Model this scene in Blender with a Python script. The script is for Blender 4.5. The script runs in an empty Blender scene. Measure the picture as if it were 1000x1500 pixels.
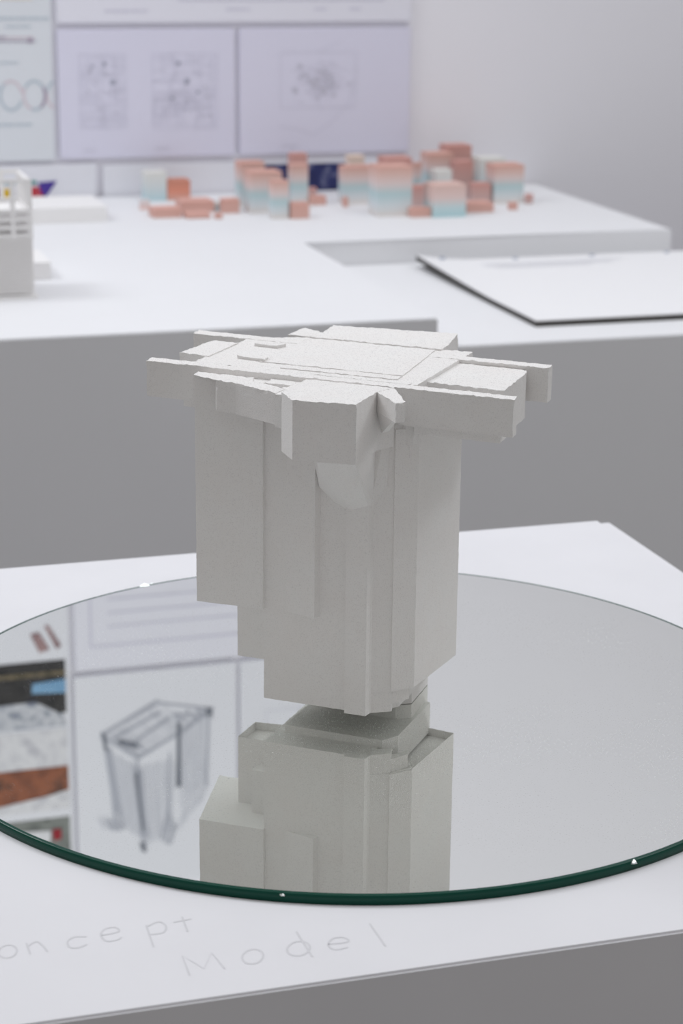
import bpy, bmesh, math, random
from mathutils import Vector, Matrix, noise

random.seed(7)
SC = bpy.context.scene
COL = SC.collection

# ------------------------------------------------------------------ camera
PITCH, ROLL, FPX = 0.2867, 0.0101, 2962.36
F = Vector((0, math.cos(PITCH), -math.sin(PITCH)))
R0 = Vector((1, 0, 0)); U0 = R0.cross(F)
R = R0 * math.cos(ROLL) + U0 * math.sin(ROLL)
U = U0 * math.cos(ROLL) - R0 * math.sin(ROLL)
cd = bpy.data.cameras.new('camera')
cam = bpy.data.objects.new('camera', cd); COL.objects.link(cam)
cam.matrix_world = Matrix(((R.x, U.x, -F.x, 0), (R.y, U.y, -F.y, -1.1096), (R.z, U.z, -F.z, .4412), (0, 0, 0, 1)))
cd.sensor_fit = 'VERTICAL'; cd.sensor_height = 36; cd.sensor_width = 24
cd.lens = FPX / 1500 * 36
cd.dof.use_dof = True; cd.dof.focus_distance = 1.09; cd.dof.aperture_fstop = 13
cd.clip_start = .05
SC.camera = cam

# ------------------------------------------------------------------ light
w = bpy.data.worlds.new('hall_light'); SC.world = w; w.use_nodes = True
w.node_tree.nodes['Background'].inputs[0].default_value = (1, .975, .96, 1)
w.node_tree.nodes['Background'].inputs[1].default_value = .37

def area(name, loc, target, size, power, col=(1, 1, 1), size_y=None):
    l = bpy.data.lights.new(name, 'AREA'); l.energy = power; l.size = size; l.color = col
    if size_y: l.shape = 'RECTANGLE'; l.size_y = size_y
    o = bpy.data.objects.new(name, l); COL.objects.link(o); o.location = loc
    o.rotation_euler = (Vector(target) - Vector(loc)).to_track_quat('-Z', 'Y').to_euler()
    return o
area('ceiling_softlight', (.5, .95, 2.7), (.5, .95, 0), 4.6, 49, (.94, .965, 1), 2.2)
area('track_light_right', (1.9, .35, 2.1), (.05, 0, .1), .45, 5.3, (.95, .97, 1))
area('track_light_left', (-1.75, 1.1, 1.9), (-.05, .1, .1), .6, 18, (.95, .97, 1))

vs = SC.view_settings
vs.view_transform = 'Standard'; vs.look = 'None'; vs.gamma = 1; vs.exposure = 0
vs.use_curve_mapping = False

# ------------------------------------------------------------------ materials
def srgb(r, g, b):
    f = lambda c: (c / 255) / 12.92 if c <= 10 else (((c / 255) + .055) / 1.055) ** 2.4
    return (f(r), f(g), f(b), 1)

def mat(name, col, rough=.8, metal=0.0, spec=.3, var=0, vscale=20, bump=0, bscale=300, bdist=.0003):
    m = bpy.data.materials.new(name); m.use_nodes = True
    nt = m.node_tree; b = nt.nodes['Principled BSDF']
    b.inputs['Base Color'].default_value = col; b.inputs['Roughness'].default_value = rough
    b.inputs['Metallic'].default_value = metal; b.inputs['Specular IOR Level'].default_value = spec
    tc = nt.nodes.new('ShaderNodeTexCoord')
    if var:
        n = nt.nodes.new('ShaderNodeTexNoise'); n.inputs['Scale'].default_value = vscale; n.inputs['Detail'].default_value = 4
        nt.links.new(tc.outputs['Object'], n.inputs['Vector'])
        mx = nt.nodes.new('ShaderNodeMixRGB'); mx.blend_type = 'MULTIPLY'; mx.inputs[0].default_value = 1
        rp = nt.nodes.new('ShaderNodeValToRGB')
        rp.color_ramp.elements[0].position = .3; rp.color_ramp.elements[0].color = (1 - var, 1 - var, 1 - var, 1)
        rp.color_ramp.elements[1].position = .7; rp.color_ramp.elements[1].color = (1, 1, 1, 1)
        nt.links.new(n.outputs['Fac'], rp.inputs[0])
        mx.inputs[1].default_value = col; nt.links.new(rp.outputs[0], mx.inputs[2])
        nt.links.new(mx.outputs[0], b.inputs['Base Color'])
    if bump:
        n2 = nt.nodes.new('ShaderNodeTexNoise'); n2.inputs['Scale'].default_value = bscale; n2.inputs['Detail'].default_value = 3
        nt.links.new(tc.outputs['Object'], n2.inputs['Vector'])
        bp = nt.nodes.new('ShaderNodeBump'); bp.inputs['Strength'].default_value = bump; bp.inputs['Distance'].default_value = bdist
        nt.links.new(n2.outputs['Fac'], bp.inputs['Height']); nt.links.new(bp.outputs[0], b.inputs['Normal'])
    return m

def plaster_mat():
    m = mat('white_plaster', (.80, .785, .765, 1), .9, spec=.15)
    nt = m.node_tree; b = nt.nodes['Principled BSDF']; tc = nt.nodes['Texture Coordinate']
    def noi(sc, det):
        n = nt.nodes.new('ShaderNodeTexNoise'); n.inputs['Scale'].default_value = sc; n.inputs['Detail'].default_value = det
        nt.links.new(tc.outputs['Object'], n.inputs['Vector']); return n
    fine, big = noi(1700, 2), noi(45, 4)
    r1 = nt.nodes.new('ShaderNodeValToRGB')
    r1.color_ramp.elements[0].position = .33; r1.color_ramp.elements[0].color = (.70, .69, .70, 1)
    r1.color_ramp.elements[1].position = .43; r1.color_ramp.elements[1].color = (1, 1, 1, 1)
    nt.links.new(fine.outputs['Fac'], r1.inputs[0])
    r2 = nt.nodes.new('ShaderNodeValToRGB')
    r2.color_ramp.elements[0].position = .3; r2.color_ramp.elements[0].color = (.865, .845, .832, 1)
    r2.color_ramp.elements[1].position = .65; r2.color_ramp.elements[1].color = (.87, .86, .85, 1)
    nt.links.new(big.outputs['Fac'], r2.inputs[0])
    mx = nt.nodes.new('ShaderNodeMixRGB'); mx.blend_type = 'MULTIPLY'; mx.inputs[0].default_value = 1
    nt.links.new(r2.outputs[0], mx.inputs[1]); nt.links.new(r1.outputs[0], mx.inputs[2])
    nt.links.new(mx.outputs[0], b.inputs['Base Color'])
    # sawn top faces are pitted, moulded sides are smoother
    ge = nt.nodes.new('ShaderNodeNewGeometry'); sp = nt.nodes.new('ShaderNodeSeparateXYZ'); mr = nt.nodes.new('ShaderNodeMapRange')
    nt.links.new(ge.outputs['True Normal'], sp.inputs[0]); nt.links.new(sp.outputs['Z'], mr.inputs[0])
    mr.inputs[1].default_value = .3; mr.inputs[2].default_value = .7; mr.inputs[3].default_value = .35; mr.inputs[4].default_value = 1
    nt.links.new(mr.outputs[0], mx.inputs[0])
    bp = nt.nodes.new('ShaderNodeBump'); bp.inputs['Strength'].default_value = .6; bp.inputs['Distance'].default_value = .0004
    nt.links.new(fine.outputs['Fac'], bp.inputs['Height']); nt.links.new(bp.outputs[0], b.inputs['Normal'])
    return m

def mirror_mat():
    m = bpy.data.materials.new('mirror_glass'); m.use_nodes = True
    nt = m.node_tree; b = nt.nodes['Principled BSDF']
    b.inputs['Base Color'].default_value = (.935, .955, .925, 1); b.inputs['Metallic'].default_value = 1; b.inputs['Roughness'].default_value = 0
    tc = nt.nodes.new('ShaderNodeTexCoord')
    n = nt.nodes.new('ShaderNodeTexNoise'); n.inputs['Scale'].default_value = 900; n.inputs['Detail'].default_value = 1
    n2 = nt.nodes.new('ShaderNodeTexNoise'); n2.inputs['Scale'].default_value = 7; n2.inputs['Detail'].default_value = 2
    nt.links.new(tc.outputs['Object'], n.inputs['Vector']); nt.links.new(tc.outputs['Object'], n2.inputs['Vector'])
    rp = nt.nodes.new('ShaderNodeValToRGB'); rp.color_ramp.elements[0].position = .655; rp.color_ramp.elements[1].position = .71
    nt.links.new(n.outputs['Fac'], rp.inputs[0])
    rp2 = nt.nodes.new('ShaderNodeValToRGB'); rp2.color_ramp.elements[0].position = .42; rp2.color_ramp.elements[1].position = .7
    rp2.color_ramp.elements[0].color = (.03,) * 3 + (1,); rp2.color_ramp.elements[1].color = (.6,) * 3 + (1,)
    nt.links.new(n2.outputs['Fac'], rp2.inputs[0])
    mu = nt.nodes.new('ShaderNodeMath'); mu.operation = 'MULTIPLY'
    nt.links.new(rp.outputs[0], mu.inputs[0]); nt.links.new(rp2.outputs[0], mu.inputs[1])
    d = nt.nodes.new('ShaderNodeBsdfDiffuse'); d.inputs[0].default_value = (.75, .75, .75, 1)
    ms = nt.nodes.new('ShaderNodeMixShader')
    nt.links.new(mu.outputs[0], ms.inputs[0]); nt.links.new(b.outputs[0], ms.inputs[1]); nt.links.new(d.outputs[0], ms.inputs[2])
    nt.links.new(ms.outputs[0], nt.nodes['Material Output'].inputs[0])
    return m

def grad_mat(name, stops):
    m = bpy.data.materials.new(name); m.use_nodes = True
    nt = m.node_tree; b = nt.nodes['Principled BSDF']; b.inputs['Roughness'].default_value = .7
    b.inputs['Specular IOR Level'].default_value = .25
    tc = nt.nodes.new('ShaderNodeTexCoord'); sx = nt.nodes.new('ShaderNodeSeparateXYZ'); rp = nt.nodes.new('ShaderNodeValToRGB')
    nt.links.new(tc.outputs['Generated'], sx.inputs[0]); nt.links.new(sx.outputs['Z'], rp.inputs[0])
    e = rp.color_ramp.elements
    e[0].position, e[0].color = stops[0]; e[1].position, e[1].color = stops[-1]
    for p, c in stops[1:-1]:
        x = e.new(p); x.color = c
    nt.links.new(rp.outputs[0], b.inputs['Base Color'])
    return m

def photo_mat(name, cols, scale, seed=0.0):
    m = bpy.data.materials.new(name); m.use_nodes = True
    nt = m.node_tree; b = nt.nodes['Principled BSDF']; b.inputs['Roughness'].default_value = .5
    tc = nt.nodes.new('ShaderNodeTexCoord'); mp = nt.nodes.new('ShaderNodeMapping'); mp.inputs['Location'].default_value = (seed, seed * 2, seed)
    n = nt.nodes.new('ShaderNodeTexNoise'); n.inputs['Scale'].default_value = scale; n.inputs['Detail'].default_value = 3
    rp = nt.nodes.new('ShaderNodeValToRGB')
    nt.links.new(tc.outputs['Object'], mp.inputs[0]); nt.links.new(mp.outputs[0], n.inputs['Vector']); nt.links.new(n.outputs['Fac'], rp.inputs[0])
    e = rp.color_ramp.elements; k = len(cols)
    e[0].position = .32; e[0].color = cols[0]; e[1].position = .68; e[1].color = cols[-1]
    for i in range(1, k - 1):
        x = e.new(.32 + .36 * i / (k - 1)); x.color = cols[i]
    nt.links.new(rp.outputs[0], b.inputs['Base Color'])
    return m

M = {}
M['plaster'] = plaster_mat()
M['mirror'] = mirror_mat()
M['glass_edge'] = mat('green_glass_edge', (.0, .055, .036, 1), .2, spec=.22)
M['silver'] = mat('mirror_backing', (.25, .27, .28, 1), .4)
M['chip'] = mat('glass_chip', (.9, .95, .93, 1), .08, metal=1)
M['plinth'] = mat('plinth_white_paint', (.81, .81, .845, 1), .65, spec=.25, var=.03, vscale=14, bump=.15, bscale=500)
M['plinth_far'] = mat('platform_white_paint', (.82, .825, .85, 1), .65, spec=.25, var=.02, vscale=5)
M['wall'] = mat('wall_paint', srgb(239, 238, 244), .9, spec=.1, var=.03, vscale=1.5)
M['floor'] = mat('concrete_floor', srgb(96, 92, 90), .55, var=.2, vscale=3)
M['board'] = mat('lavender_white_board', srgb(222, 221, 238), .6, spec=.2)
M['board_big'] = mat('pale_lavender_board', srgb(231, 231, 241), .6, spec=.2)
M['board_cool'] = mat('cool_white_board', srgb(222, 226, 232), .6, spec=.2)
M['board_plain'] = mat('white_board', srgb(230, 231, 238), .6, spec=.2)
M['print_faint'] = mat('faint_grey_print', srgb(209, 208, 224), .7)
M['print_grey'] = mat('grey_print', srgb(200, 199, 214), .7)
M['print_dark'] = mat('dark_grey_print', srgb(168, 170, 187), .7)
M['sketch_light'] = mat('light_pencil', srgb(208, 210, 219), .8)
M['sketch_mid'] = mat('mid_pencil', srgb(180, 183, 194), .8)
M['sketch_dark'] = mat('dark_pencil', srgb(124, 128, 139), .8)
M['ring_pink'] = mat('pink_ring_print', srgb(214, 202, 210), .7)
M['ring_teal'] = mat('teal_ring_print', srgb(190, 202, 212), .7)
M['ring_plum'] = mat('plum_ring_print', srgb(172, 162, 180), .7)
M['cream'] = mat('cream_print', srgb(226, 220, 214), .7)
M['pencil'] = mat('pencil_line', (.69, .69, .72, 1), .8)
M['page'] = mat('white_page', (.86, .86, .88, 1), .7, spec=.2)
M['cover'] = mat('dark_cover', srgb(70, 68, 66), .6)
M['text'] = mat('pale_grey_text', srgb(222, 223, 230), .7)
M['eyelet'] = mat('grey_eyelet', srgb(176, 182, 196), .4)
M['pla'] = mat('white_print_plastic', (.88, .87, .87, 1), .6, spec=.3)
PK = srgb(214, 168, 156); PK2 = srgb(220, 188, 179); TL = srgb(184, 209, 213); WH = srgb(226, 228, 230); OR = srgb(204, 140, 120)
M['grad'] = grad_mat('pink_to_teal_gradient', [(0, srgb(226, 220, 216)), (.22, srgb(214, 222, 226)), (.45, TL), (.66, srgb(222, 206, 204)), (.84, PK2), (1, PK)])
M['grad2'] = grad_mat('pink_to_teal_short_gradient', [(0, srgb(180, 214, 220)), (.3, srgb(198, 218, 222)), (.6, srgb(226, 204, 200)), (1, PK2)])
M['pink'] = grad_mat('pink_cardboard', [(0, srgb(215, 176, 166)), (1, srgb(216, 168, 156))])
M['rose'] = grad_mat('rose_fade', [(0, srgb(200, 178, 176)), (.5, srgb(202, 168, 163)), (1, srgb(206, 155, 147))])
M['orange'] = grad_mat('orange_fade', [(0, srgb(212, 170, 158)), (.45, srgb(224, 150, 128)), (1, OR)])
M['pale'] = grad_mat('pale_fade', [(0, srgb(186, 214, 222)), (.5, srgb(214, 222, 224)), (1, srgb(226, 226, 222))])
M['palepink'] = grad_mat('pale_pink_fade', [(0, srgb(232, 200, 192)), (1, srgb(226, 220, 222))])
M['beige'] = grad_mat('beige_fade', [(0, srgb(186, 214, 222)), (.6, srgb(226, 214, 206)), (1, srgb(232, 214, 200))])

# ------------------------------------------------------------------ helpers
def link(o, parent=None):
    COL.objects.link(o)
    if parent: o.parent = parent
    return o

def empty(name, loc=(0, 0, 0), rz=0, label=None, cat=None, group=None):
    o = bpy.data.objects.new(name, None); o.location = loc; o.rotation_euler = (0, 0, rz); o.empty_display_size = .02
    link(o); tag(o, label, cat, group); return o

def tag(o, label=None, cat=None, group=None, kind=None):
    if label: o['label'] = label
    if cat: o['category'] = cat
    if group: o['group'] = group
    if kind: o['kind'] = kind
    return o

def mesh_obj(name, bm, m, parent=None, smooth=False):
    me = bpy.data.meshes.new(name); bm.to_mesh(me); bm.free()
    for x in (m if isinstance(m, list) else [m]): me.materials.append(x)
    if smooth:
        for p in me.polygons: p.use_smooth = True
    return link(bpy.data.objects.new(name, me), parent)

def add_prism(bm, pts, z0, z1):
    lo = [bm.verts.new((x, y, z0)) for x, y in pts]; hi = [bm.verts.new((x, y, z1)) for x, y in pts]
    n = len(pts)
    area2 = sum(pts[i][0] * pts[(i + 1) % n][1] - pts[(i + 1) % n][0] * pts[i][1] for i in range(n))
    fs = [bm.faces.new(lo[::-1]), bm.faces.new(hi)]
    for i in range(n): fs.append(bm.faces.new((lo[i], lo[(i + 1) % n], hi[(i + 1) % n], hi[i])))
    if area2 < 0: bmesh.ops.reverse_faces(bm, faces=fs)
    return fs

def rect(x0, x1, y0, y1): return [(x0, y0), (x1, y0), (x1, y1), (x0, y1)]

def add_box(bm, x0, x1, y0, y1, z0, z1): return add_prism(bm, rect(x0, x1, y0, y1), z0, z1)

def bevel(bm, off, seg=2):
    bmesh.ops.bevel(bm, geom=list(bm.edges), offset=off, segments=seg, affect='EDGES', profile=.5)

LAYER = [0.0]            # each stroke lies a hair above the one before it
def ribbon(bm, pts, width, fn, closed=False):
    """flat stroke through 2-D points; fn maps (a, b) to a 3-D point"""
    n = len(pts); vs_ = []; LAYER[0] += 8e-7
    for i, p in enumerate(pts):
        a = Vector(pts[i - 1] if i else (pts[-2] if closed else pts[0])); b = Vector(pts[i + 1] if i < n - 1 else (pts[1] if closed else pts[-1]))
        d = (b - a); d = d.normalized() if d.length > 1e-9 else Vector((1, 0)); nrm = Vector((-d.y, d.x)) * width / 2
        q = Vector(p); vs_.append((bm.verts.new(fn(*(q + nrm))), bm.verts.new(fn(*(q - nrm)))))
    for i in range(n - 1):
        bm.faces.new((vs_[i][0], vs_[i][1], vs_[i + 1][1], vs_[i + 1][0]))

# ------------------------------------------------------------------ the hall, laid out on axes turned 17 degrees
PHI = math.radians(17)
def hall(p, q, z=0.0): return (p * math.cos(PHI) - q * math.sin(PHI), p * math.sin(PHI) + q * math.cos(PHI), z)
QW = 2.250                      # wall surface
FLOOR = -.86

def hall_mesh(name, bm, m, parent=None, smooth=False):
    o = mesh_obj(name, bm, m, parent, smooth)
    if not parent: o.rotation_euler = (0, 0, PHI)
    return o

bm = bmesh.new(); add_box(bm, -4.5, 5, -4, QW + .12, FLOOR - .1, FLOOR)
tag(hall_mesh('floor', bm, M['floor']), kind='structure')
bm = bmesh.new(); add_box(bm, -4.5, 5, QW, QW + .12, FLOOR, 2.9)
tag(hall_mesh('wall_back', bm, M['wall']), kind='structure')

# front plinth
bm = bmesh.new(); add_box(bm, -.31, .31, -.306, .3135, FLOOR, -.005)
bmesh.ops.bevel(bm, geom=[e for e in bm.edges if abs(e.verts[0].co.x - e.verts[1].co.x) < 1e-6 and abs(e.verts[0].co.y - e.verts[1].co.y) < 1e-6], offset=.007, segments=4, affect='EDGES')
bmesh.ops.bevel(bm, geom=[e for e in bm.edges if min(v.co.z for v in e.verts) > -.006], offset=.0012, segments=2, affect='EDGES')
plinth = hall_mesh('display_plinth', bm, M['plinth'])
tag(plinth, 'square white painted plinth in front carrying the round mirror, pencil writing on top', 'plinth')
STROKES = [[(-0.2466, -0.2517), (-0.2491, -0.249), (-0.2526, -0.2511), (-0.2546, -0.2559), (-0.2538, -0.2615), (-0.2503, -0.2632), (-0.2468, -0.2612)], [(-0.2242, -0.2432), (-0.2257, -0.2457), (-0.2278, -0.2469), (-0.23, -0.2466), (-0.2315, -0.2447), (-0.2321, -0.2419), (-0.2314, -0.2389), (-0.2298, -0.2365), (-0.2277, -0.2354), (-0.2255, -0.2359), (-0.2241, -0.238), (-0.2237, -0.2409), (-0.2242, -0.2432)], [(-0.2187, -0.2357), (-0.2185, -0.2467)], [(-0.2189, -0.2393), (-0.2144, -0.2357), (-0.2121, -0.2396), (-0.2107, -0.2465)], [(-0.1915, -0.2373), (-0.1971, -0.2361), (-0.2006, -0.2396), (-0.2005, -0.2449), (-0.1969, -0.2464), (-0.1927, -0.2443)], [(-0.1848, -0.2379), (-0.1767, -0.2365), (-0.1775, -0.2321), (-0.1822, -0.2324), (-0.185, -0.237), (-0.1839, -0.2435), (-0.1792, -0.2441), (-0.1764, -0.242)], [(-0.1634, -0.2339), (-0.1643, -0.2552)], [(-0.1638, -0.2355), (-0.1572, -0.2323), (-0.1548, -0.2372), (-0.1574, -0.2428), (-0.1634, -0.2432)], [(-0.1458, -0.2304), (-0.1464, -0.2451)], [(-0.1507, -0.2346), (-0.1421, -0.2336)], [(-0.1543, -0.2844), (-0.1537, -0.2662), (-0.1469, -0.2803), (-0.1404, -0.2672), (-0.1381, -0.2828)], [(-0.1195, -0.2778), (-0.1216, -0.2805), (-0.1242, -0.2818), (-0.1266, -0.2814), (-0.1282, -0.2794), (-0.1285, -0.2763), (-0.1275, -0.273), (-0.1253, -0.2704), (-0.1226, -0.2692), (-0.1202, -0.2699), (-0.1187, -0.2721), (-0.1186, -0.2752), (-0.1195, -0.2778)], [(-0.0975, -0.2763), (-0.0998, -0.279), (-0.1026, -0.2804), (-0.1053, -0.2799), (-0.1071, -0.2779), (-0.1074, -0.2748), (-0.1062, -0.2715), (-0.1038, -0.2688), (-0.1009, -0.2677), (-0.0983, -0.2683), (-0.0967, -0.2706), (-0.0965, -0.2738), (-0.0975, -0.2763)], [(-0.0986, -0.2586), (-0.098, -0.2832)], [(-0.088, -0.274), (-0.0787, -0.2742), (-0.0793, -0.2699), (-0.0842, -0.2693), (-0.088, -0.274), (-0.0867, -0.2796), (-0.0801, -0.279)], [(-0.064, -0.2604), (-0.0635, -0.2829)]]
bm = bmesh.new()
def smooth_line(pts, k=5):
    if len(pts) < 3: return pts
    out = []
    for i in range(len(pts) - 1):
        p0 = Vector(pts[max(i - 1, 0)]); p1 = Vector(pts[i]); p2 = Vector(pts[i + 1]); p3 = Vector(pts[min(i + 2, len(pts) - 1)])
        for j in range(k):
            t = j / k
            out.append(tuple(.5 * ((2 * p1) + (p2 - p0) * t + (2 * p0 - 5 * p1 + 4 * p2 - p3) * t * t + (3 * p1 - p0 - 3 * p2 + p3) * t ** 3)))
    return out + [pts[-1]]
for i, s in enumerate(STROKES):
    ribbon(bm, s if i == 10 else smooth_line(s), .00095, lambda a, b: (a, b, -.00490 + LAYER[0]))
wr = mesh_obj('pencil_writing', bm, M['pencil'], plinth)
wr['label'] = 'faint handwritten words Concept Model in pencil'

# long L-shaped platform by the wall, lower plinth in its corner
QF, QR, PS, PR, ZL = 1.1180, 1.695, .4560, 1.031, -.040
bm = bmesh.new(); add_prism(bm, [(-1.3, QF), (PS, QF), (PS, QR), (PR, QR), (PR, 2.236), (-1.3, 2.236)], FLOOR, -.005)
bmesh.ops.bevel(bm, geom=[e for e in bm.edges if min(v.co.z for v in e.verts) > -.006], offset=.0015, segments=2, affect='EDGES')
tag(hall_mesh('display_platform', bm, M['plinth_far']), 'long L-shaped white platform by the wall carrying the pink and teal blocks', 'platform')
bm = bmesh.new(); add_box(bm, PS + .001, 1.45, QF + .002, QR - .001, FLOOR, ZL)
bmesh.ops.bevel(bm, geom=[e for e in bm.edges if min(v.co.z for v in e.verts) > ZL - .001], offset=.0015, segments=2, affect='EDGES')
tag(hall_mesh('display_plinth', bm, M['plinth_far']), 'lower white plinth on the right under the open sketchbook', 'plinth')

# ------------------------------------------------------------------ round mirror
CX, RM = .0086, .25
bm = bmesh.new(); N = 160
rings = []
for r_, z_ in ((RM, -.005), (RM, -.0006), (RM - .0006, 0.0), (RM - .0024, 0.0)):
    rings.append([bm.verts.new((r_ * math.cos(2 * math.pi * i / N), r_ * math.sin(2 * math.pi * i / N), z_)) for i in range(N)])
bt = bm.faces.new(rings[0][::-1]); bt.material_index = 2
for k in range(3):
    for i in range(N):
        f = bm.faces.new((rings[k][i], rings[k][(i + 1) % N], rings[k + 1][(i + 1) % N], rings[k + 1][i])); f.material_index = 1; f.smooth = k < 2
tp = bm.faces.new(rings[3]); tp.material_index = 0
mir = mesh_obj('round_mirror', bm, [M['mirror'], M['glass_edge'], M['silver']]); mir.location = (CX, 0, 0)
tag(mir, 'large round mirror with green glass edge lying flat on the front plinth', 'mirror')
for ang, s in ((125.0, .0032), (123.6, .0018), (148.5, .0016), (262, .0011), (303.0, .0016), (212, .0008), (60, .0009), (47, .0007)):
    bm = bmesh.new(); bmesh.ops.create_icosphere(bm, subdivisions=1, radius=s)
    for v in bm.verts: v.co = Vector((v.co.x * 1.5, v.co.y, v.co.z * .8)) + noise.noise_vector(v.co * 900 + Vector((ang, 0, 0))) * s * .4
    o = mesh_obj('glass_chip', bm, M['chip'], mir); a = math.radians(ang)
    o.location = ((RM - .0004) * math.cos(a), (RM - .0004) * math.sin(a), -.0012); o.rotation_euler = (0, 0, a + math.pi / 2)

# ------------------------------------------------------------------ plaster concept model
model = empty('concept_model', (0, 0, 0), math.radians(-21.5), 'white plaster architectural concept model with cross beams standing on the round mirror', 'model')

def ragged(bm, L=4.0, amp=.18, top=.45, ztop=199):
    for _ in range(7):
        bmesh.ops.triangulate(bm, faces=bm.faces[:])
        es = [e for e in bm.edges if e.calc_length() > L]
        if not es: break
        bmesh.ops.subdivide_edges(bm, edges=es, cuts=1)
    bmesh.ops.triangulate(bm, faces=bm.faces[:])
    for v in bm.verts:
        edge = any(e.calc_face_angle(0) > .6 for e in v.link_edges)
        a = amp * (1.2 if edge else .5)
        if edge and v.co.z > ztop - 6: a = top
        elif v.co.z > ztop - 6: a = amp * .8
        v.co += noise.noise_vector(v.co * .33) * a * .7 + noise.noise_vector(v.co * 1.1) * a * .5

def part(name, pts, z0, z1, recess=None, L=2.6, amp=.18, top=.75, label=None):
    """prism in millimetres on the model's own axes"""
    bm = bmesh.new(); fs = add_prism(bm, pts, z0, z1)
    if recess:
        bmesh.ops.inset_region(bm, faces=[fs[0]], thickness=recess[0], depth=0)
        ext = bmesh.ops.inset_region(bm, faces=[fs[0]], thickness=.05, depth=0)
        for v in fs[0].verts: v.co.z += recess[1]
    ragged(bm, L, amp, top)
    for v in bm.verts: v.co *= .001
    o = mesh_obj(name, bm, M['plaster'], model)
    if label: o['label'] = label
    return o

def hull(name, pts):
    bm = bmesh.new(); vs_ = [bm.verts.new(p) for p in pts]
    r_ = bmesh.ops.convex_hull(bm, input=vs_)
    bmesh.ops.delete(bm, geom=[v for v in bm.verts if not v.link_faces], context='VERTS')
    ragged(bm, 4.0, .15, .15)
    for v in bm.verts: v.co *= .001
    return mesh_obj(name, bm, M['plaster'], model)

# trunk
part('foot', [(-22, 6), (34, 2.5), (42, 8), (40.5, 41), (-22, 44)], .3, 15)
part('lower_tier', [(-22, -30), (38, -30), (44, -20), (44, 36), (-22, 38)], 9, 28)
part('trunk', [(-27.5, -47.8), (22.5, -47.2), (36, -46), (36, 46), (-27.5, 46)], 13.4, 197)
part('left_wing', [(-67.2, -51.8), (-27, -50.2), (-26, 12), (-83, 10)], 67.6, 196)
part('left_step', [(-56.2, -20.7), (-25, -20.2), (-25, 8), (-56, 4)], 25.6, 70, recess=(2.5, 5))
part('left_pilaster', [(-43.1, -31), (-26, -31), (-26, -18), (-41, -19)], 40.3, 70)
part('right_wing', [(34, -45.5), (45.5, -38), (55.3, -26.3), (60.4, 32.4), (30, 36), (24, -40)], 24.8, 190, recess=(2.5, 5))
part('corner_pilaster', [(22.8, -50.6), (35.2, -50.2), (36.2, -44), (22.8, -44)], 13.0, 172, L=3)
part('wedge_pilaster', [(-14, -47.6), (4.8, -51.8), (6.8, -46), (-14, -46)], 67, 166, L=3)
part('right_pilaster', [(46.0, -38.6), (55.6, -27.6), (54, -24), (44, -36)], 25.2, 176, L=3)
part('corner_foot', [(35.5, -44.5), (46.1, -37.2), (44, -30), (34, -36)], 12.8, 30)
part('corner_foot', [(45.8, -36), (52, -25), (50, -20), (43, -30)], 17, 30)
# capitals under the right beam
part('capital', [(37.0, -36.5), (54.4, -33), (56.0, -22), (38, -24)], 167, 180)
part('capital', [(37.0, -35.0), (52.2, -32), (52, -22), (38, -24)], 159.5, 167.2)
# overhanging corner block
part('front_block', [(8.2, -91.6), (42.0, -87.4), (41.6, -55), (46.6, -43), (-4.3, -43), (-4.3, -77)], 168, 200.2)
part('front_block_step', [(-8.6, -75.6), (-4.0, -77.2), (-4.0, -46), (-8.6, -46)], 180.5, 198.6)
hull('corbel', [(20.5, -87.8, 168.3), (41.8, -87.0, 168.3), (41.8, -62, 168.3), (5.5, -47.4, 141.3), (14.5, -47.2, 134), (25.4, -47.6, 129.3), (34.5, -47.6, 132.8), (36, -44, 134), (36, -40, 168.3), (5.5, -40, 168.3), (5.5, -60, 168.3)])
hull('corbel_return', [(35, -49, 178), (43.4, -48, 178), (43.4, -40, 178), (35, -40, 178), (35.6, -47.4, 133.4), (43.0, -43, 144.5), (42, -38, 144), (36, -38, 137)])
part('front_fin', [(41.0, -55.5), (59.4, -75.8), (62.9, -71.2), (46.8, -43), (41, -46)], 189.5, 200.0)
hull('fin_bracket', [(41.5, -56, 189.9), (57, -73.5, 189.9), (58, -69, 189.9), (46, -45, 189.9), (42, -50, 176), (44, -44, 176)])
# parapet on the left of the front block
part('parapet', [(-67.2, -52.6), (-55, -51.2), (-50, -60.4), (-37.6, -62.4), (-8.4, -75.6), (-7.6, -64), (-22, -57.5), (-31, -54), (-34, -46), (-67.6, -45)], 181.8, 199.0)
part('parapet_floor', [(-36, -60), (-6, -72), (-4, -43), (-36, -43)], 181, 193.2)
part('parapet_block', [(-12.5, -57.5), (-5, -58.5), (-5, -54.5), (-13, -54)], 193, 197.4)
# beams
part('long_beam', [(-106, -33.2), (112.4, -41.8), (112.0, -33.6), (-107.4, -23.8)], 179.2, 199.6, top=.9, label='front beam crossing the whole model')
part('beam_lip', [(56, -37), (104.5, -38.5), (104, -22), (56, -20)], 174.6, 180)
part('beam_lug', [(-84.6, -30), (-66, -31), (-66, -22), (-84.6, -21)], 174.6, 180)
part('long_beam', [(-115.8, 48), (107.3, 41.4), (106.9, 50.6), (-117.4, 58.4)], 179.6, 199.4, top=.9, label='rear beam crossing the whole model')
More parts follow.
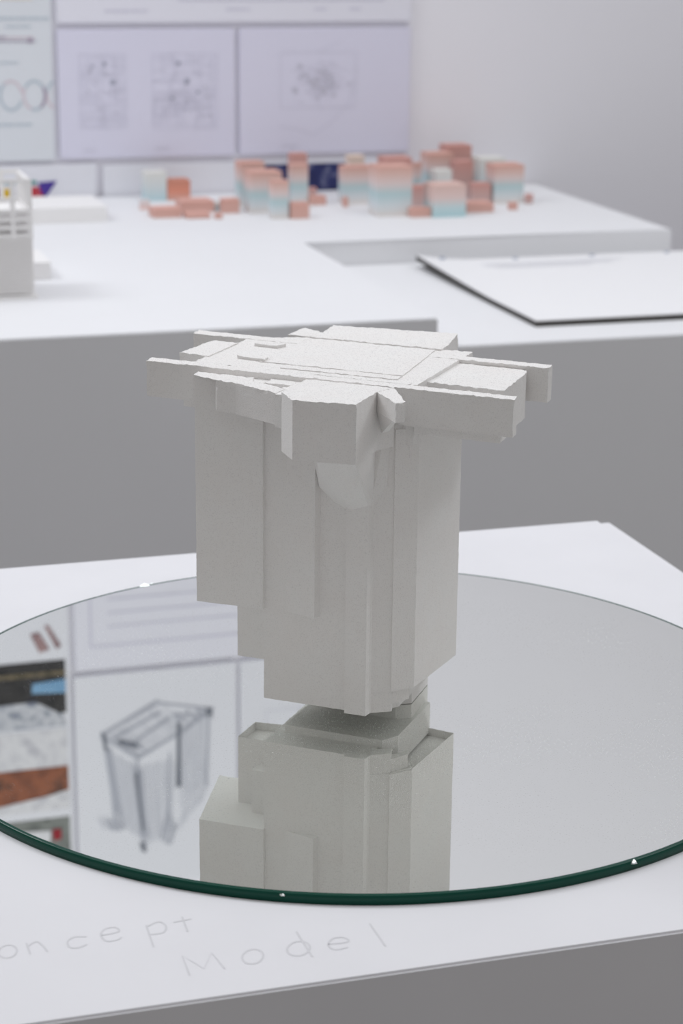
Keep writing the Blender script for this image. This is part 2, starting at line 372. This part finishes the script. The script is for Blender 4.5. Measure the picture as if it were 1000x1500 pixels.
# deck
part('deck', [(-81, -31), (53.8, -34), (54.6, 66), (-46, 68), (-46, 50), (-80, 52)], 190, 199.2, L=3)
part('deck_wing', [(-98, -7.6), (-79, -8.4), (-79, 33), (-95.6, 33)], 188, 199.8)
part('rear_slab', [(-47.6, 64), (36.8, 62), (36.8, 74), (31.0, 110), (-47.2, 102.6), (-44.4, 80)], 186, 200.2)
part('rear_fin', [(-61.5, 66), (-43.5, 66), (-45.5, 81), (-52, 84), (-60.6, 90)], 188, 200.0)
part('deck_plate', [(-47, -9), (39.6, -10.8), (33.4, 61), (-47, 63)], 198.4, 199.7, L=3)
part('deck_plate', [(-62.6, -5.4), (-44, -8.2), (-46, 1), (-60, 2)], 198.4, 200.9)
part('deck_plate', [(-67.4, 30.1), (-53, 28.7), (-50, 36), (-64, 37)], 198.4, 200.9)
part('deck_strip', [(-30, -19.6), (40, -21.4), (40, -12.6), (-30, -11.4)], 198.4, 199.7)
part('deck_strip', [(-4, -28.6), (50, -30.6), (50, -23.8), (-4, -22.4)], 198.4, 199.7)
part('bridge', [(53, -11), (98.5, -14.6), (97, 33), (95.4, 38.4), (90, 41.4), (53, 43)], 171.5, 197.4)

# ------------------------------------------------------------------ boards on the wall
def board(name, p0, p1, z0, z1, m, label, group=None, cat='board', th=.009):
    o = empty(name, hall((p0 + p1) / 2, QW - th / 2 - .0002, z0), PHI, label, cat, group)
    w_ = (p1 - p0) / 2
    bm = bmesh.new(); add_box(bm, -w_, w_, -th / 2, th / 2, 0, z1 - z0); bevel(bm, .0006, 1)
    mesh_obj('panel', bm, m, o)
    o['_'] = 0; del o['_']
    return o, w_, z1 - z0, -th / 2

def print_mesh(name, parent, m, front, draw, lift=.0003):
    bm = bmesh.new(); LAYER[0] = 0.0
    draw(bm, lambda a, b: (a, front - lift - LAYER[0], b))
    return tag(mesh_obj(name, bm, m, parent), kind='stuff')

def rq(bm, fn, x0, x1, z0, z1):
    LAYER[0] += 8e-7
    bm.faces.new([bm.verts.new(fn(*p)) for p in ((x0, z0), (x1, z0), (x1, z1), (x0, z1))])

def outline(bm, fn, x0, x1, z0, z1, t):
    ribbon(bm, [(x0, z0), (x1, z0)], t, fn); ribbon(bm, [(x0, z1), (x1, z1)], t, fn)
    ribbon(bm, [(x0, z0), (x0, z1)], t, fn); ribbon(bm, [(x1, z0), (x1, z1)], t, fn)

def words(bm, fn, x0, x1, z, h, rnd):
    x = x0
    while x < x1:
        l = rnd.uniform(.002, .007); rq(bm, fn, x, min(x + l, x1), z, z + h); x += l + .0015

def plan(bm, fn, x0, x1, z0, z1, rnd, n, t=.0007):
    outline(bm, fn, x0, x1, z0, z1, t)
    for _ in range(n):
        cx, cz = rnd.uniform(x0, x1), rnd.uniform(z0, z1); a, b = rnd.uniform(.004, .02), rnd.uniform(.004, .02)
        a0, a1, b0, b1 = max(cx - a, x0), min(cx + a, x1), max(cz - b, z0), min(cz + b, z1)
        outline(bm, fn, a0, a1, b0, b1, t)

def ell(cx, cz, rx, rz, a0=0, a1=2 * math.pi, n=24):
    return [(cx + rx * math.cos(a0 + (a1 - a0) * i / n), cz + rz * math.sin(a0 + (a1 - a0) * i / n)) for i in range(n + 1)]

# sheet with two floor plans
b, hw, hh, fr = board('drawing_board', .2024, .4938, .0580, .2630, M['board'], 'landscape drawing board with two faint square floor plans side by side', 'drawing boards on the wall')
rnd = random.Random(3)
def d(bm, fn):
    plan(bm, fn, -.112, -.036, .048, .165, rnd, 30); plan(bm, fn, .008, .116, .045, .165, rnd, 40)
    words(bm, fn, -.108, -.088, .011, .003, rnd); words(bm, fn, .01, .034, .012, .003, rnd)
print_mesh('printed_plan', b, M['print_faint'], fr, d)
def d(bm, fn):
    for x0, x1 in ((-.105, -.04), (.015, .11)):
        for _ in range(22):
            x, z = rnd.uniform(x0, x1), rnd.uniform(.055, .155); s = rnd.uniform(.001, .0035)
            rq(bm, fn, x, x + s * rnd.uniform(.6, 2.4), z, z + s)
print_mesh('printed_furniture', b, M['print_grey'], fr, d, .0006)
def d(bm, fn):
    for x, z, s in ((-.071, .150, .006), (-.058, .121, .008), (.051, .150, .006), (.065, .121, .008), (-.09, .147, .004), (.083, .103, .005), (.04, .094, .005)):
        rq(bm, fn, x - s / 2, x + s / 2, z - s / 2, z + s / 2)
print_mesh('printed_mark', b, M['print_dark'], fr, d, .0009)

# sheet with one site plan
b, hw, hh, fr = board('drawing_board', .5019, .7980, .0580, .2630, M['board'], 'landscape drawing board with a single faint site plan at its centre', 'drawing boards on the wall')
rnd = random.Random(5)
def d(bm, fn):
    outline(bm, fn, -.078, .052, .075, .165, .0012)
    for k in range(34):
        a = rnd.uniform(0, math.pi); x, z = rnd.gauss(-.012, .026), rnd.gauss(.118, .02); l = rnd.uniform(.008, .03)
        ribbon(bm, [(x - l * math.cos(a), z - l * math.sin(a) * .6), (x + l * math.cos(a), z + l * math.sin(a) * .6)], .0009, fn)
    ribbon(bm, [(-.08, .045), (-.05, .04), (-.02, .03), (.01, .05), (.04, .08), (.05, .12)], .0012, fn)
    words(bm, fn, -.075, -.05, .011, .003, rnd)
print_mesh('printed_plan', b, M['print_faint'], fr, d)
def d(bm, fn):
    for _ in range(44):
        x, z = rnd.gauss(-.012, .02), rnd.gauss(.116, .014); s = rnd.uniform(.002, .006)
        rq(bm, fn, x, x + s * 1.5, z, z + s)
print_mesh('printed_buildings', b, M['print_grey'], fr, d, .0006)

# large sheet above
b, hw, hh, fr = board('drawing_board', .2024, .7980, .2730, .8310, M['board_big'], 'largest drawing board on the wall with a thin ruled frame, above the floor plans')
rnd = random.Random(8)
def d(bm, fn):
    outline(bm, fn, -.270, .270, .255, .515, .004)
    plan(bm, fn, -.12, .12, .08, .22, rnd, 18, .001)
    for z in (.48, .455, .43): ribbon(bm, [(-.24, z), (.2, z)], .003, fn)
    words(bm, fn, -.22, -.15, .016, .004, rnd); words(bm, fn, -.02, .02, .018, .004, rnd); words(bm, fn, .13, .15, .018, .004, rnd); words(bm, fn, .19, .21, .018, .004, rnd)
    words(bm, fn, -.1, .25, .033, .004, rnd)
print_mesh('printed_frame', b, M['print_faint'], fr, d)

# tall sheet with the big pencil sketch of the model (seen in the mirror)
b, hw, hh, fr = board('drawing_board', .1990, .4910, .8420, 1.2600, M['board_plain'], 'portrait board with a large pencil sketch of a blocky tower, reflected in the mirror')
rnd = random.Random(11)
# board-local: x = p - .345, z = wall z - .842 ; drawn upside down as the mirror turns it upright
def P(px, py):  # sketch units 0..1 across the drawing, 0 at the end nearest the lower edge
    return (-.100 + .205 * px, .055 + .300 * py)
def hatch(bm, fn, poly0, poly1, n, t, jit=.004):
    for i in range(n):
        f = (i + rnd.random()) / n
        a = Vector(poly0[0]).lerp(Vector(poly0[1]), f); c = Vector(poly1[0]).lerp(Vector(poly1[1]), f)
        a += Vector((rnd.uniform(-jit, jit), rnd.uniform(-jit, jit))); c += Vector((rnd.uniform(-jit, jit), rnd.uniform(-jit, jit)))
        ribbon(bm, [tuple(a), tuple(c)], t, fn)
def d(bm, fn):
    hatch(bm, fn, (P(.02, .22), P(.55, .02)), (P(.30, .38), P(.80, .20)), 34, .0018)
    hatch(bm, fn, (P(.05, .30), P(.28, .40)), (P(.18, .78), P(.34, .90)), 34, .0016)
    hatch(bm, fn, (P(.30, .42), P(.62, .40)), (P(.36, .95), P(.60, .86)), 30, .0016)
    hatch(bm, fn, (P(.68, .25), P(.95, .12)), (P(.70, .72), P(.92, .56)), 40, .0016)
    hatch(bm, fn, (P(-.06, .72), P(.20, .74)), (P(-.02, .80), P(.30, .82)), 22, .002)
    hatch(bm, fn, (P(.70, .74), P(.96, .56)), (P(.66, .86), P(.86, .70)), 18, .0018)
print_mesh('pencil_hatching', b, M['sketch_light'], fr, d)
def d(bm, fn):
    for a_, c_ in (((0, .20), (.50, .02)), ((.50, .02), (.98, .10)), ((0, .20), (.32, .36)), ((.32, .36), (.66, .24)), ((.66, .24), (.98, .10)), ((.02, .20), (.10, .74)), ((.30, .38), (.36, .96)), ((.60, .36), (.56, .86)), ((.95, .12), (.92, .60)), ((.10, .22), (.52, .08)), ((.2, .30), (.6, .13))):
        for _ in range(4):
            j = lambda p: (p[0] + rnd.uniform(-.015, .015), p[1] + rnd.uniform(-.015, .015))
            ribbon(bm, [P(*j(a_)), P(*j(c_))], .0022, fn)
    hatch(bm, fn, (P(.12, .23), P(.34, .28)), (P(.16, .28), P(.38, .32)), 26, .0024)
    hatch(bm, fn, (P(.02, .26), P(.08, .30)), (P(.10, .68), P(.16, .74)), 14, .0022)
    hatch(bm, fn, (P(.28, .42), P(.34, .44)), (P(.34, .90), P(.40, .86)), 14, .0022)
    hatch(bm, fn, (P(.56, .72), P(.66, .84)), (P(.52, .92), P(.58, .96)), 10, .0022)
    hatch(bm, fn, (P(.02, .76), P(.14, .74)), (P(.06, .82), P(.20, .82)), 12, .0024)
    hatch(bm, fn, (P(.62, .10), P(.9, .10)), (P(.66, .15), P(.96, .16)), 16, .0022)
print_mesh('pencil_line', b, M['sketch_mid'], fr, d, .0006)
def d(bm, fn):
    hatch(bm, fn, (P(.665, .17), P(.695, .17)), (P(.655, .58), P(.685, .58)), 12, .0022, .002)
    hatch(bm, fn, (P(.14, .235), P(.28, .265)), (P(.18, .268), P(.32, .30)), 22, .0024, .003)
    hatch(bm, fn, (P(.29, .46), P(.315, .46)), (P(.33, .84), P(.355, .84)), 7, .002, .003)
    hatch(bm, fn, (P(.0, .18), P(.03, .20)), (P(.01, .28), P(.05, .30)), 8, .002, .003)
    hatch(bm, fn, (P(.92, .09), P(.98, .09)), (P(.93, .14), P(.98, .15)), 8, .002, .003)
    hatch(bm, fn, (P(.32, .92), P(.36, .93)), (P(.34, .98), P(.38, .98)), 8, .002, .003)
print_mesh('pencil_shadow', b, M['sketch_dark'], fr, d, .0009)

b, hw, hh, fr = board('drawing_board', .4985, .7950, .8420, 1.2600, M['board_plain'], 'portrait board at the upper right of the wall, right of the big pencil sketch')
rnd = random.Random(12)
def d(bm, fn): plan(bm, fn, -.1, .1, .1, .32, rnd, 20, .001)
print_mesh('printed_plan', b, M['print_faint'], fr, d)

# left column: poster with rings
b, hw, hh, fr = board('poster_board', -.1050, .1936, .0560, .6300, M['board_cool'], 'tall poster board at the left with rows of overlapping pink and grey rings', cat='poster')
rnd = random.Random(21)
X = lambda p: p - .0443
RX, RZ, ZR = .0172, .0225, .104
def d(bm, fn):
    for k in range(-1, 6):
        c = X(.163 - .0372 * k)
        if k >= 0: ribbon(bm, ell(c, ZR, RX, RZ, *((.2, 2.2) if k % 2 else (2.6, 4.4))), .0042, fn)
        else: ribbon(bm, ell(c, ZR, RX, RZ, 2.9, 4.3, 10), .0042, fn)
    ribbon(bm, [(X(-.08), .1955), (X(.165), .1945)], .003, fn)
print_mesh('printed_ring', b, M['ring_pink'], fr, d)
def d(bm, fn):
    for k in range(0, 6):
        c = X(.163 - .0372 * k)
        ribbon(bm, ell(c, ZR, RX, RZ, *((3.4, 5.9) if k % 2 else (.4, 2.6))), .0042, fn)
        ribbon(bm, ell(c, ZR, RX, RZ, *((2.2, 3.4) if k % 2 else (4.4, 5.4))), .0042, fn)
    ribbon(bm, ell(X(.2002), ZR, RX, RZ, 1.9, 2.9, 8), .0042, fn)
    words(bm, fn, X(.0), X(.158), .056, .004, rnd); words(bm, fn, X(.06), X(.14), .154, .003, rnd)
    words(bm, fn, X(.10), X(.19), .222, .004, rnd); words(bm, fn, X(.12), X(.16), .210, .003, rnd)
print_mesh('printed_ring', b, M['ring_teal'], fr, d, .0006)
def d(bm, fn):
    ribbon(bm, ell(X(.163), ZR, RX, RZ, 5.3, 6.9), .0046, fn)
    ribbon(bm, [(X(-.08), .1905), (X(.12), .1895), (X(.168), .189)], .0022, fn)
    rq(bm, fn, X(.155), X(.163), .186, .194)
    words(bm, fn, X(.0), X(.12), .194, .003, rnd)
print_mesh('printed_timeline', b, M['ring_plum'], fr, d, .0009)
def d(bm, fn): rq(bm, fn, X(-.09), X(.165), .252, .34)
print_mesh('printed_picture', b, M['cream'], fr, d)

# left column, above: board of photographs (seen in the mirror)
b, hw, hh, fr = board('photo_board', -.1050, .1915, .6400, 1.2600, M['board_plain'], 'board of dark, brown and blue photographs at the upper left, reflected in the mirror', cat='board')
Y = lambda z: z - .640
blk = srgb(38, 38, 42); PB = {}
PB['dark'] = photo_mat('dark_photo', [srgb(24, 24, 28), srgb(52, 50, 50), srgb(36, 36, 44)], 30, 1.3)
PB['olive'] = photo_mat('olive_photo', [srgb(84, 76, 56), srgb(120, 108, 84), srgb(60, 58, 56)], 40, 2.2)
PB['blue'] = photo_mat('blue_photo', [srgb(104, 150, 190), srgb(140, 182, 214)], 14, .4)
PB['paper'] = photo_mat('paper_photo', [srgb(150, 156, 170), srgb(206, 208, 214), srgb(120, 128, 146)], 45, 4.1)
PB['pale'] = photo_mat('pale_photo', [srgb(206, 206, 212), srgb(224, 224, 228), srgb(190, 190, 198)], 30, 5.1)
PB['brown'] = photo_mat('brown_photo', [srgb(60, 42, 36), srgb(150, 88, 58), srgb(112, 62, 42)], 26, 7.7)
PB['grey'] = photo_mat('grey_photo', [srgb(78, 84, 80), srgb(130, 134, 130), srgb(96, 100, 98)], 35, 3.3)
PB['red'] = mat('red_print', srgb(150, 36, 48), .6)
PB['plum'] = photo_mat('plum_photo', [srgb(120, 92, 98), srgb(170, 140, 140)], 60, 9.0)
PB['navy'] = photo_mat('navy_photo', [srgb(26, 32, 84), srgb(40, 48, 104), srgb(120, 124, 150)], 60, 6.0)
PB['yellow'] = mat('yellow_print', srgb(216, 178, 40), .6); PB['teal'] = mat('teal_print', srgb(60, 140, 140), .6)
PB['crimson'] = mat('crimson_print', srgb(190, 50, 66), .6); PB['purple'] = mat('purple_print', srgb(78, 60, 150), .6); PB['maroon'] = mat('maroon_print', srgb(120, 40, 56), .6)

def photo(parent, fr, m, poly, name='photograph', lift=.0006, th=.0006):
    bm = bmesh.new(); fs = add_prism(bm, poly, 0, th)
    for v in bm.verts: v.co = Vector((v.co.x, fr - v.co.z - lift + .0006, v.co.y))
    bmesh.ops.recalc_face_normals(bm, faces=bm.faces[:])
    return mesh_obj(name, bm, m, parent)
X = lambda p: p - .04325
def ph(m, p0, p1, z0, z1, lift=.0006): photo(b, fr, PB[m], rect(X(p0), X(p1), Y(z0), Y(z1)), lift=lift)
def pp(m, pts, lift=.0012): photo(b, fr, PB[m], [(X(p), Y(z)) for p, z in pts], lift=lift)
ph('dark', -.09, .184, .806, .905)
ph('olive', -.09, .184, .826, .834, .0013)
pp('blue', [(.126, .846), (.184, .842), (.184, .868), (.124, .864)], .0013)
pp('paper', [(-.09, .93), (-.09, .885), (.13, .880), (.176, .908), (.184, .93)], .0014)
ph('pale', -.09, .184, .936, 1.004)
ph('brown', -.09, .184, 1.006, 1.088)
pp('pale', [(-.05, 1.088), (.184, 1.088), (.184, 1.052), (.15, 1.060)], .0014)
ph('grey', -.09, .184, 1.104, 1.20)
pp('pale', [(.02, 1.150), (.148, 1.150), (.150, 1.128), (.02, 1.120)], .0014)
pp('red', [(.152, 1.126), (.168, 1.126), (.168, 1.146), (.154, 1.148)], .0016)
pp('plum', [(.125, .755), (.14, .752), (.158, .785), (.140, .790)])
pp('plum', [(.150, .742), (.156, .740), (.178, .780), (.170, .786)])

# bottom row, partly behind the platform
b, hw, hh, fr = board('picture_board', -.0600, .2600, -.1500, .0490, M['board_plain'], 'low board at the left behind the platform with red, yellow and violet prints', cat='board')
X = lambda p: p - .10; Y = lambda z: z + .150
def pz(m, pts, lift=.0009): photo(b, fr, PB[m], [(X(p), Y(z)) for p, z in pts], 'printed_picture', lift)
pz('maroon', rect(.090, .1035, -.002, .014)); pz('yellow', rect(.1045, .124, -.002, .012)); pz('teal', rect(.090, .128, .020, .024))
pz('crimson', rect(.136, .163, -.002, .014)); pz('teal', rect(.132, .162, .018, .024))
pz('crimson', [(.164, -.006), (.176, -.002), (.176, .018), (.164, .014)]); pz('purple', [(.170, .002), (.176, -.003), (.195, .023), (.164, .021)], .0015)
b, hw, hh, fr = board('picture_board', .2715, .7980, -.1500, .0460, M['board_plain'], 'low wide board with a dark blue print behind the pink and teal blocks', cat='board')
X = lambda p: p - .53475; Y = lambda z: z + .150
pz('navy', rect(.541, .586, -.05, .0405)); pz('navy', rect(.588, .688, -.05, .0405)); pz('purple', [(.37, -.02), (.41, -.02), (.395, .018), (.375, .020)])

# ------------------------------------------------------------------ gradient blocks
BLOCKS = [
 (0.3263,2.1684,0.0356,0.0324,0.0467,'pale','pale grey-blue block at the left end of the block group, beside the orange block'),
 (0.3627,2.1686,0.0381,0.0347,0.0325,'orange','orange cube, the only strongly orange block, near the left end of the group'),
 (0.3001,1.9776,0.0436,0.0392,0.0139,'pink','low pink slab in front of the pale grey-blue block at the left end'),
 (0.3544,2.0257,0.0523,0.0471,0.0172,'pink','long low pink slab in front of the orange cube'),
 (0.3481,1.9591,0.0363,0.0327,0.0077,'pink','thinnest pink slab, lying before the long low pink slab'),
 (0.4072,2.0369,0.0154,0.0139,0.0137,'pale','tiny pale blue cube among the low pink slabs'),
 (0.3907,1.9493,0.0107,0.0120,0.0082,'pink','tiny pink chip in front of the tiny pale blue cube'),
 (0.4157,2.0040,0.0263,0.0237,0.0218,'pink','low pink cube between the tiny pale blue cube and the second cluster'),
 (0.2985,2.0696,0.0152,0.0137,0.0158,'palepink','small pale pink cube, leftmost of all the blocks'),
 (0.4602,2.0725,0.0405,0.0365,0.0696,'grad','pink-topped tower at the back left of the second cluster'),
 (0.4571,1.9945,0.0506,0.0455,0.0637,'grad','wide pink to teal tower at the front left of the second cluster'),
 (0.4750,1.9298,0.0260,0.0234,0.0578,'grad','slim pink to teal block standing foremost in the second cluster'),
 (0.5462,2.0773,0.0277,0.0257,0.0639,'grad','slim pink to teal tower standing behind the pink cube of the second cluster'),
 (0.5725,2.1724,0.0270,0.0243,0.0700,'rose','rose block rising highest at the back of the second cluster'),
 (0.5035,1.9233,0.0283,0.0255,0.0236,'pink','plain pink cube at the front right of the second cluster'),
 (0.5965,2.1498,0.0129,0.0120,0.0166,'rose','small rose block behind the low pink slab right of the second cluster'),
 (0.5747,2.0629,0.0254,0.0236,0.0138,'pink','low pink slab just right of the second cluster'),
 (0.6200,2.0300,0.0070,0.0120,0.0154,'pink','tiny pink peg at the left foot of the third cluster'),
 (0.6280,2.0591,0.0482,0.0319,0.0605,'grad','pink to teal tower on the left of the third cluster'),
 (0.6390,1.9146,0.0557,0.0500,0.0768,'grad','largest pink to teal tower, foremost at the right of the third cluster'),
 (0.6922,2.0442,0.0454,0.0409,0.0745,'rose','rose-topped tower directly behind the largest tower'),
 (0.6579,2.1274,0.0259,0.0233,0.0698,'beige','beige-topped tower behind the left tower of the third cluster'),
 (0.7929,2.1229,0.0443,0.0413,0.0703,'grad','pink to teal tower at the back left of the fourth cluster'),
 (0.8381,2.1572,0.0438,0.0418,0.0791,'rose','rose tower, the topmost block of the fourth cluster'),
 (0.8259,2.0810,0.0312,0.0281,0.0621,'rose','rose block in front of the topmost block of the fourth cluster'),
 (0.7802,2.0491,0.0283,0.0255,0.0526,'pale','pale white block in the middle of the fourth cluster'),
 (0.7277,2.0117,0.0301,0.0271,0.0323,'rose','rose cube to the right of the largest tower'),
 (0.6883,1.8957,0.0318,0.0181,0.0142,'pink','low pink slab at the right foot of the largest tower'),
 (0.7209,1.8883,0.0533,0.0485,0.0497,'grad2','broad pale pink to blue-grey block foremost in the fourth cluster'),
 (0.8367,2.0197,0.0295,0.0266,0.0326,'rose','rose cube left of the rightmost tower'),
 (0.7903,1.9259,0.0447,0.0402,0.0143,'pink','low pink slab right of the broad pale pink block'),
 (0.8826,2.1205,0.0465,0.0429,0.0606,'pale','pale grey tower behind the rightmost tower'),
 (0.8693,2.0123,0.0500,0.0450,0.0621,'grad','rightmost pink to teal tower of the whole group'),
 (0.8680,1.9395,0.0128,0.0120,0.0117,'pink','tiny pink cube in front of the rightmost tower'),
 (0.9140,2.0021,0.0050,0.0094,0.0153,'rose','tiny rose cube at the right end of the group'),
 (0.7641,2.1120,0.0143,0.0129,0.0574,'grad','thin teal sliver tower at the left back of the fourth cluster'),
]
for (p, q, w_, d_, h_, m, lab) in BLOCKS:
    if lab.startswith('tiny rose'): p, w_ = .9205, .0119
    bm = bmesh.new(); add_box(bm, -w_ / 2, w_ / 2, 0, d_, 0, h_); bevel(bm, .0006, 2)
    o = mesh_obj('massing_block', bm, M[m]); o.location = hall(p + w_ / 2, q, -.005); o.rotation_euler = (0, 0, PHI)
    tag(o, lab, 'block', 'pink and teal massing blocks on the platform')

# ------------------------------------------------------------------ sketchbook
sb = empty('sketchbook', hall(.9125, 1.205, ZL), PHI, 'large open sketchbook with blank white pages and dark cover on the lower plinth', 'sketchbook')
W2, DQ = .2975, .455
def sheet_grid(z0, th, inset, m, name, curl=.004):
    bm = bmesh.new(); nx, ny = 24, 18; top = []; bot = []
    for j in range(ny + 1):
        for i in range(nx + 1):
            x = -W2 + inset + (2 * W2 - 2 * inset) * i / nx; y = inset + (DQ - 2 * inset) * j / ny
            k = max(0, 1 - (x + W2) / .09) ** 2 * max(0, (y / DQ) - .35) ** 1.2
            top.append(bm.verts.new((x, y, z0 + th + curl * 4 * k))); bot.append(bm.verts.new((x, y, z0 + curl * 4 * k)))
    I = lambda i, j: j * (nx + 1) + i
    for j in range(ny):
        for i in range(nx):
            bm.faces.new((top[I(i, j)], top[I(i + 1, j)], top[I(i + 1, j + 1)], top[I(i, j + 1)]))
            bm.faces.new((bot[I(i, j)], bot[I(i, j + 1)], bot[I(i + 1, j + 1)], bot[I(i + 1, j)]))
    for i in range(nx):
        bm.faces.new((bot[I(i, 0)], bot[I(i + 1, 0)], top[I(i + 1, 0)], top[I(i, 0)])); bm.faces.new((bot[I(i + 1, ny)], bot[I(i, ny)], top[I(i, ny)], top[I(i + 1, ny)]))
    for j in range(ny):
        bm.faces.new((bot[I(0, j + 1)], bot[I(0, j)], top[I(0, j)], top[I(0, j + 1)])); bm.faces.new((bot[I(nx, j)], bot[I(nx, j + 1)], top[I(nx, j + 1)], top[I(nx, j)]))
    return mesh_obj(name, bm, m, sb)
sheet_grid(0, .0065, 0, M['cover'], 'cover')
pg = sheet_grid(.0066, .0014, .001, M['page'], 'page')
rnd = random.Random(31)
bm = bmesh.new(); LAYER[0] = 0.0; fn = lambda a, c: (a, c, .0085 + LAYER[0])
for k, (x0, x1) in enumerate(((-.215, .0), (-.215, -.02), (-.205, -.06))): words(bm, fn, x0, x1, .405 - .017 * k, .006, rnd)
tag(mesh_obj('printed_text', bm, M['text'], pg), kind='stuff')
for x in (-.262, -.15, -.03, .09, .21):
    bm = bmesh.new(); bmesh.ops.create_cone(bm, cap_ends=True, segments=16, radius1=.0045, radius2=.0040, depth=.003)
    e = mesh_obj('eyelet', bm, M['eyelet'], sb); e.location = (x, DQ - .012, .0085)
    if x < -.2: e.location.z = .0135

# ------------------------------------------------------------------ white lattice model at the left
lt = empty('lattice_model', hall(-.050, 1.3538, -.005), PHI, 'white building model with open grid top and louvred lower storeys at the left edge', 'model')
bm = bmesh.new(); add_box(bm, -.078, .078, -.004, .10, 0, .004); mesh_obj('base_plate', bm, M['pla'], lt)
bm = bmesh.new(); add_box(bm, -.072, .072, .010, .088, .004, .104); mesh_obj('core', bm, M['pla'], lt)
lv = bmesh.new()
for y0, y1 in ((.0, .0045), (.098, .0935)):
    q_ = [lv.verts.new((x, y, z)) for x in (-.075, .075) for y, z in ((y0, 0), (y0, .0008), (y1, .0047), (y1, .0))]
    for i in range(4): lv.faces.new((q_[i], q_[(i + 1) % 4], q_[4 + (i + 1) % 4], q_[4 + i]))
    lv.faces.new(q_[3::-1]); lv.faces.new(q_[4:])
bmesh.ops.recalc_face_normals(lv, faces=lv.faces[:])
lme = bpy.data.meshes.new('louvre'); lv.to_mesh(lme); lv.free(); lme.materials.append(M['pla'])
for k in range(13):
    o = link(bpy.data.objects.new('louvre', lme), lt); o.location = (0, 0, .0062 + k * .0052)
pv = bmesh.new(); add_box(pv, -.0026, .0026, -.0019, .0019, 0, .070); pme = bpy.data.meshes.new('post'); pv.to_mesh(pme); pv.free(); pme.materials.append(M['pla'])
for i in range(8):
    for y in (.0022, .0958):
        o = link(bpy.data.objects.new('post', pme), lt); o.location = (-.0728 + i * .0208, y, .072)
for y in (.032, .064):
    o = link(bpy.data.objects.new('post', pme), lt); o.location = (.0728, y, .072)
rv = bmesh.new(); add_box(rv, -.075, .075, -.0018, .0018, 0, .0042); rme = bpy.data.meshes.new('rail'); rv.to_mesh(rme); rv.free(); rme.materials.append(M['pla'])
for z, ys in ((.0735, (.0022, .0958)), (.0835, (.0022,)), (.0935, (.0022,)), (.1035, (.0022, .0958)), (.1390, (.0022, .0958))):
    for y in ys:
        o = link(bpy.data.objects.new('rail', rme), lt); o.location = (0, y, z)
ev = bmesh.new(); add_box(ev, -.0018, .0018, .004, .094, 0, .0036); eme = bpy.data.meshes.new('rail'); ev.to_mesh(eme); ev.free(); eme.materials.append(M['pla'])
for z in (.0835, .1035, .1385):
    for x in (.0728, -.0728):
        o = link(bpy.data.objects.new('rail', eme), lt); o.location = (x, 0, z)


def low_slab(p0, p1, q0, d_, h_, lab):
    bm = bmesh.new(); add_box(bm, -(p1 - p0) / 2, (p1 - p0) / 2, 0, d_, 0, h_); bevel(bm, .0012, 2)
    o = mesh_obj('model_base', bm, M['pla']); o.location = hall((p0 + p1) / 2, q0, -.005); o.rotation_euler = (0, 0, PHI)
    tag(o, lab, 'base')
low_slab(.050, .2260, 1.960, .13, .0235, 'low wide white slab on the platform between the lattice model and the wall')
low_slab(-.06, .0650, 1.480, .10, .0225, 'low white box close behind the lattice model, its right end showing')
